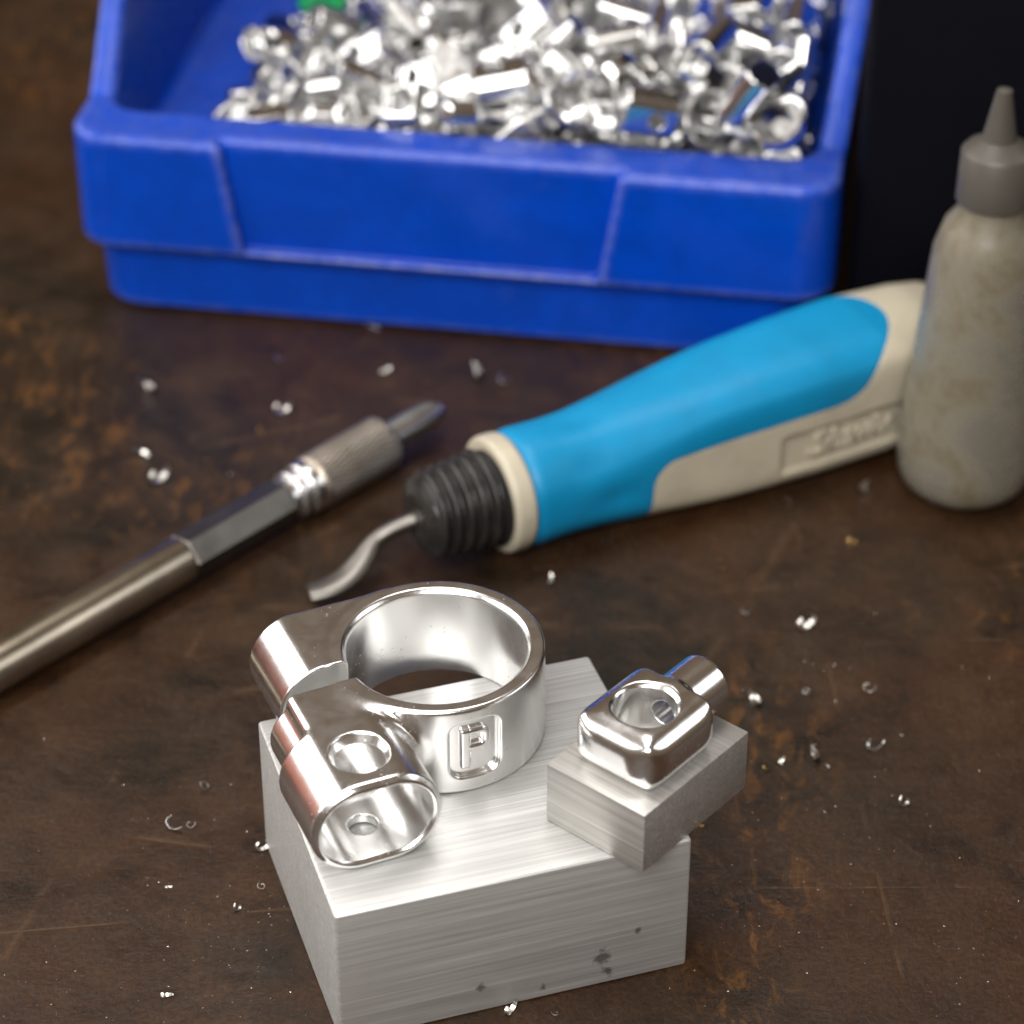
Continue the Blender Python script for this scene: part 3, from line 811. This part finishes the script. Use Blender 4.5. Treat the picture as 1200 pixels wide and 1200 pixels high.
(2,-567,612,313,-52,35,-217),(2,-143,1073,416,-134,49,-45),(3,217,1027,419,194,2,-136),(0,335,850,417,-25,65,-308),(0,784,948,426,167,20,157),(0,-781,244,397,14,-81,156),(4,-243,305,397,41,-31,198),(1,190,427,469,-100,-280,-75),
(1,409,395,497,-11,-8,-249),(1,767,647,546,-27,-117,-291),(2,-405,1205,311,153,1,-100),(4,-36,1506,355,-37,51,38),(1,245,1429,403,-62,-12,55),(2,531,1293,378,301,50,27),(1,752,1088,433,-119,5,289),(2,-494,761,372,171,2,-191),
(5,-227,1172,320,108,0,182),(0,121,970,418,241,35,-176),(0,198,923,453,285,-1,179),(1,563,702,491,-47,124,269),(2,-378,1031,311,146,0,46),(5,-280,1462,314,-29,76,240),(6,-541,1781,340,157,58,-236),(6,493,1535,396,38,234,109),
(4,588,1188,384,11,18,228),(2,-348,269,399,98,13,298),(2,-637,299,415,72,72,-260),(2,108,274,457,27,-8,-15),(5,353,310,558,-55,-61,260),(4,633,242,498,67,-71,140),(3,-332,713,317,-131,-69,-97),(0,-241,822,402,2,-260,-59),
(2,-15,876,426,84,59,-295),(4,293,1086,408,44,32,109),(2,689,956,452,-136,247,11),(2,-498,375,360,137,5,152),(5,-72,616,419,-27,-207,75),(4,63,385,463,-216,60,-112),(4,438,777,483,66,255,132),(0,729,908,518,-130,32,3),
(6,-395,721,406,51,265,-84),(4,9,1051,376,-59,37,-89),(2,-55,968,427,-3,3,-15),(3,585,1371,312,242,-34,-97),(6,403,1535,425,-239,49,-146),(6,-614,573,403,-34,-47,291),(5,-202,910,393,69,105,257),(1,107,614,510,-85,-37,211),
(3,294,833,456,-100,58,238),(2,710,1019,456,149,-41,7),(1,-654,1725,320,-7,-159,-265),(0,-87,1351,354,118,281,47),(3,87,1448,309,151,48,4),(5,362,1079,400,150,37,-60),(2,177,1861,291,-313,-3,-37),(0,-335,199,391,-145,4,-314),
(2,-11,208,487,16,31,203),(1,233,202,507,92,-73,301),(2,74,504,487,-91,-48,7),(2,457,332,557,-54,309,93),(4,-713,505,366,-41,-41,248),(6,6,1048,511,3,47,-62),(6,155,925,515,4,295,45),(2,476,751,541,11,-63,153),
(1,637,564,559,-33,-19,-157),(0,-789,670,342,-165,-157,0),(4,-74,573,469,-120,-28,-15),(6,-91,747,509,-7,6,-252),(3,483,534,490,34,-9,37),(1,557,444,581,-10,263,-39),(6,-130,1347,427,-31,272,74),(3,79,1075,364,95,216,150),
(0,195,1233,359,-124,38,30),(1,574,1002,469,0,-39,10),(2,653,1100,455,98,218,111),(3,-735,939,283,-39,0,243),(4,-129,837,374,-45,90,-307),(0,340,636,508,3,-58,-122),(3,390,556,493,87,-11,-228),(1,681,184,595,-103,10,121),
(5,-230,1337,318,-111,61,119),(3,73,1011,434,-235,68,144),(1,330,1560,319,0,-191,-10),(2,365,1384,453,270,22,111),(3,648,1372,350,63,51,42),(5,-712,230,320,29,55,-24),(2,-142,236,491,-11,-264,-153),(1,86,288,529,-297,16,-133),
(0,496,477,522,-119,-42,176),(2,733,323,550,245,-37,76),(6,-721,1868,340,-157,20,284),(0,131,1103,461,-116,18,279),(0,237,1279,400,27,3,-3),(1,635,693,578,-13,293,-6),(0,-257,380,459,-23,-259,18),(1,-292,542,444,-238,62,-122),
(0,153,359,477,-32,-251,-82),(1,360,468,569,-36,42,132),(3,788,418,564,68,108,-168),(6,-421,459,430,-37,35,-89),(1,-53,1126,441,204,-2,94),(2,224,1177,429,-2,-312,138),(0,400,1428,362,55,246,18),(5,549,1327,416,-102,208,55),
(0,-489,490,375,-200,66,34),(5,-184,909,429,-35,209,-58),(0,423,603,543,-200,-6,158),(0,339,732,513,92,26,2),(0,532,615,572,236,-12,-147),(2,-715,1634,315,0,-255,192),(3,-394,1647,283,-275,0,68),(2,51,1490,412,-33,-285,-92),
(5,539,1406,365,-47,-180,197),(5,614,1449,344,50,48,97)]
#HEAP_END
if HEAP:
    HM = heap_meshes()
    for k, x, y, z, rx, ry, rz in HEAP:
        if x < -610: continue          # the left end of the bin is bare
        nm, me = HM[k]
        o = link(nm, me, M['heap'])
        p = bin_to_world(x / 10, y / 10, z / 10 + 3.5)
        o.rotation_mode = 'QUATERNION'
        o.location = Vector(p) * MM
        o.rotation_quaternion = Euler((0, 0, BIN_A)).to_quaternion() @ Euler((rx / 100, ry / 100, rz / 100)).to_quaternion()
        o.scale = (0.74,) * 3
        lb, ct = HEAP_LABEL[nm]
        side = 'left end' if x < -300 else 'right end' if x > 330 else 'middle'
        row = 'front row' if y < 480 else 'back row' if y > 900 else 'second row'
        lb = lb.replace('in the heap inside the blue bin', 'in the bin heap, %s, %s' % (row, side))
        tag(o, lb, ct, 'machined parts heaped in the blue bin')
    # green plug
    gp = link('green_plug', lathe('green_plug', [(-6, 0.01), (-6, 3.2), (-5.4, 3.8), (1, 3.8), (1, 5.4), (3, 5.4), (3.4, 5.0), (3.4, 0.01)], 32, None, 40, cap=False), M['green'])
    gp.location = Vector(bin_to_world(-46.5, 84, 48.5)) * MM; gp.rotation_euler = (0.3, 0.35, 0.5)
    tag(gp, 'green plastic plug among the shiny parts in the blue bin', 'plug')

# ------------------------------------------------------------------ chips and swarf on the bench
def ground(px, py, z=0.0):
    c, s = math.cos(PITCH), math.sin(PITCH)
    dx, dy = (px - 600) / 3309.45, (py - 600) / 3309.45
    d = np.array([dx, c - dy * s, -s - dy * c]); t = (z - CAM[2]) / d[2]
    return CAM + d * t


rng = random.Random(4)


def curl(name, seed, n=14):
    """a thin torn curl of metal, tapering at both ends"""
    g = random.Random(seed); turns = g.uniform(0.35, 0.95); r0 = g.uniform(0.8, 1.25); w0 = g.uniform(0.45, 0.95); tilt = g.uniform(-0.8, 0.8)
    V, F = [], []
    for i in range(n + 1):
        t = i / n; an = 2 * math.pi * turns * (t - 0.5); rr = r0 * (0.8 + 0.5 * t + g.uniform(-0.06, 0.06))
        w = w0 * (0.25 + 0.75 * math.sin(math.pi * min(1, 0.08 + t * 0.9)) ** 0.7) * g.uniform(0.8, 1.15)
        cx, cz, cy = rr * math.sin(an), rr * (1 - math.cos(an)), tilt * t * 1.4
        nx, nz = -math.sin(an), math.cos(an)
        for a_, b_ in ((-w / 2, 0), (w / 2, 0), (w / 2, 0.07), (-w / 2, 0.07)):
            V.append((cx + nx * b_, cy + a_, cz + nz * b_))
    for i in range(n):
        for k in range(4):
            k2 = (k + 1) % 4; F.append([i * 4 + k, i * 4 + k2, (i + 1) * 4 + k2, (i + 1) * 4 + k])
    F.append([3, 2, 1, 0]); F.append([n * 4 + k for k in range(4)])
    me = auto_sharp(mesh_from(name, V, F), 50)
    me.transform(Euler((g.uniform(-0.9, 0.9), g.uniform(-0.6, 0.6), 0)).to_matrix().to_4x4())
    me.transform(Matrix.Translation((0, 0, -min(v.co.z for v in me.vertices)))); return me


CH = [curl('chip_%s' % 'abcdefgh'[i], 20 + i) for i in range(8)]
CHIPS = [  # px, py, kind, size, words
    (182, 459, 0, 1.3, 'bright metal chip alone on the bench left of the scraper tip'),
    (328, 482, 1, 1.25, 'bright upright metal chip between the blue bin and the knurled sleeve'),
    (174, 532, 1, 1.3, 'upper of two bright metal chips above the pen barrel'),
    (182, 563, 0, 1.5, 'lower of two bright metal chips above the pen barrel'),
    (450, 437, 3, 1.3, 'pale metal chip above the tip of the scraper pen'),
    (443, 387, 0, 1.0, 'tiny metal chip just in front of the blue bin'),
    (325, 422, 0, 0.9, 'faint metal chip in front of the left part of the blue bin'),
    (565, 440, 2, 1.4, 'metal chip on the bench above the black threaded nose'),
    (584, 448, 0, 1.0, 'smaller metal chip beside another above the threaded nose'),
    (646, 682, 0, 0.95, 'metal chip on the bench right behind the clamp ring'),
    (715, 635, 2, 0.8, 'small metal chip in the shadow under the blue grip'),
    (1007, 577, 2, 1.1, 'metal chip below the cream tail of the tool near the bottle'),
    (928, 595, 0, 0.7, 'tiny glinting chip below the moulded lettering of the handle'),
    (940, 734, 3, 1.25, 'crescent metal chip on open bench right of the small block'),
    (892, 827, 1, 1.35, 'curled ring-shaped chip beside the end of the stub shank'),
    (945, 812, 2, 0.6, 'tiny metal sliver right of the curled ring-shaped chip'),
    (1013, 811, 0, 0.75, 'round bright speck of metal on the open bench at right'),
    (959, 886, 1, 1.2, 'curled chip right of the small block, left one of a pair'),
    (1016, 880, 1, 1.1, 'curled chip right of the small block, right one of a pair'),
    (913, 895, 0, 0.6, 'tiny chip close to the right corner of the small block'),
    (972, 899, 0, 0.5, 'tiny chip just below the left curled chip of the pair'),
    (1062, 945, 3, 0.7, 'small metal sliver near the lower right of the bench'),
    (242, 923, 2, 1.0, 'bright flat metal chip on the bench left of the large block'),
    (199, 968, 3, 1.1, 'bent metal chip left of the large block, below the flat one'),
    (220, 971, 0, 0.5, 'tiny metal speck next to the bent chip at left'),
    (306, 994, 1, 0.9, 'curled metal chip touching the left side of the large block'),
    (308, 1041, 0, 0.6, 'small chip by the lower left side of the large block'),
    (281, 1067, 0, 0.5, 'speck of metal left of the large block near its base'),
    (198, 1039, 0, 0.5, 'lone metal speck on the dark bench at lower left'),
    (594, 1186, 3, 0.9, 'hook-shaped metal chip on the bench in front of the large block'),
    (652, 1190, 0, 0.5, 'tiny speck on the bench in front of the large block'),
    (191, 1167, 0, 0.7, 'metal speck near the bottom left of the bench'),
    (871, 719, 3, 0.9, 'thin pale sliver behind the small block'),
]
for ci, (px, py, k, s, lb) in enumerate(CHIPS):
    p = ground(px, py)
    o = link('metal_chip', CH[(k * 2 + ci) % 8], M['chip']); o.location = Vector(p) * MM + Vector((0, 0, 0.0001))
    o.rotation_euler = (0, 0, rng.uniform(0, 6.3)); o.scale = (s * 1.25, s * 1.15, s * 1.0)
    tag(o, lb, 'metal chip', 'metal chips on the bench')
CHG = [c.copy() for c in CH[1:4]]
for c in CHG: c.materials.clear()
for px, py, z, k, s, lb in [(896, 902, 0, 0, 0.8, 'golden brass chip below the right corner of the small block'),
                            (1000, 640, 0, 1, 0.9, 'golden brass chip on the bench below the lettering of the handle'),
                            (305, 508, 0, 1, 1.0, 'golden brass chip on the bench above the knurled sleeve'),
                            (243, 541, 0, 0, 0.8, 'golden brass chip above the hex part of the pen'),
                            (847, 668, 0, 2, 0.8, 'golden brass sliver on the bench below the cream strip')]:
    o = link('brass_chip', CHG[k], M['gold']); o.location = Vector(ground(px, py, z)) * MM + Vector((0, 0, 0.0001))
    o.rotation_euler = (0, 0, rng.uniform(0, 6)); o.scale = (s, s, s)
    tag(o, lb, 'metal chip', 'brass chips on the bench')

q = Matrix.Rotation(SB['a'], 4, 'Z') @ Vector((15.0, -0.75, 0))
o = link('brass_chip', CHG[0], M['gold']); o.location = ((SB['x'] + q.x) * MM, (SB['y'] + q.y) * MM, (ZT + 0.7) * MM)
o.rotation_euler = (0.5, 0.9, SB['a'] + 0.3); o.scale = (0.75,) * 3
tag(o, 'golden brass chip clinging to the lower side of the small block', 'metal chip', 'brass chips on the bench')

# fine metal dust nobody could count
V, F = [], []
nr = np.random.default_rng(7)


def flake(c, s):
    i = len(V); an = nr.uniform(0, 6.28); ca, sa = math.cos(an), math.sin(an)
    l, w, h = s * nr.uniform(0.6, 1.6), s * nr.uniform(0.3, 0.7), s * nr.uniform(0.15, 0.5)
    for x, y, z in ((-l, 0, 0.02), (0, -w, 0.02), (l, 0, h), (0, w, 0.02), (0, 0, h * 1.4)):
        V.append((c[0] + ca * x - sa * y, c[1] + sa * x + ca * y, z))
    F.extend([[i, i + 1, i + 4], [i + 1, i + 2, i + 4], [i + 2, i + 3, i + 4], [i + 3, i, i + 4]])


for _ in range(60):
    cc = (nr.uniform(-150, 150), nr.uniform(-190, 100))
    for _ in range(int(nr.exponential(11))):
        flake((cc[0] + nr.normal(0, 7), cc[1] + nr.normal(0, 7)), float(nr.choice([0.08, 0.12, 0.18], p=[.6, .3, .1])))
for _ in range(420):
    c = (nr.normal(-60, 32), nr.normal(-150, 28)); flake(c, float(nr.choice([0.07, 0.10, 0.15])))
for _ in range(220):
    c = (nr.normal(70, 25), nr.normal(-110, 40)); flake(c, float(nr.choice([0.08, 0.11, 0.16])))
md = link('metal_dust', mesh_from('metal_dust', V, F, smooth=False), M['chip'])
tag(md, 'fine metal dust and specks scattered over the bench', kind='stuff')
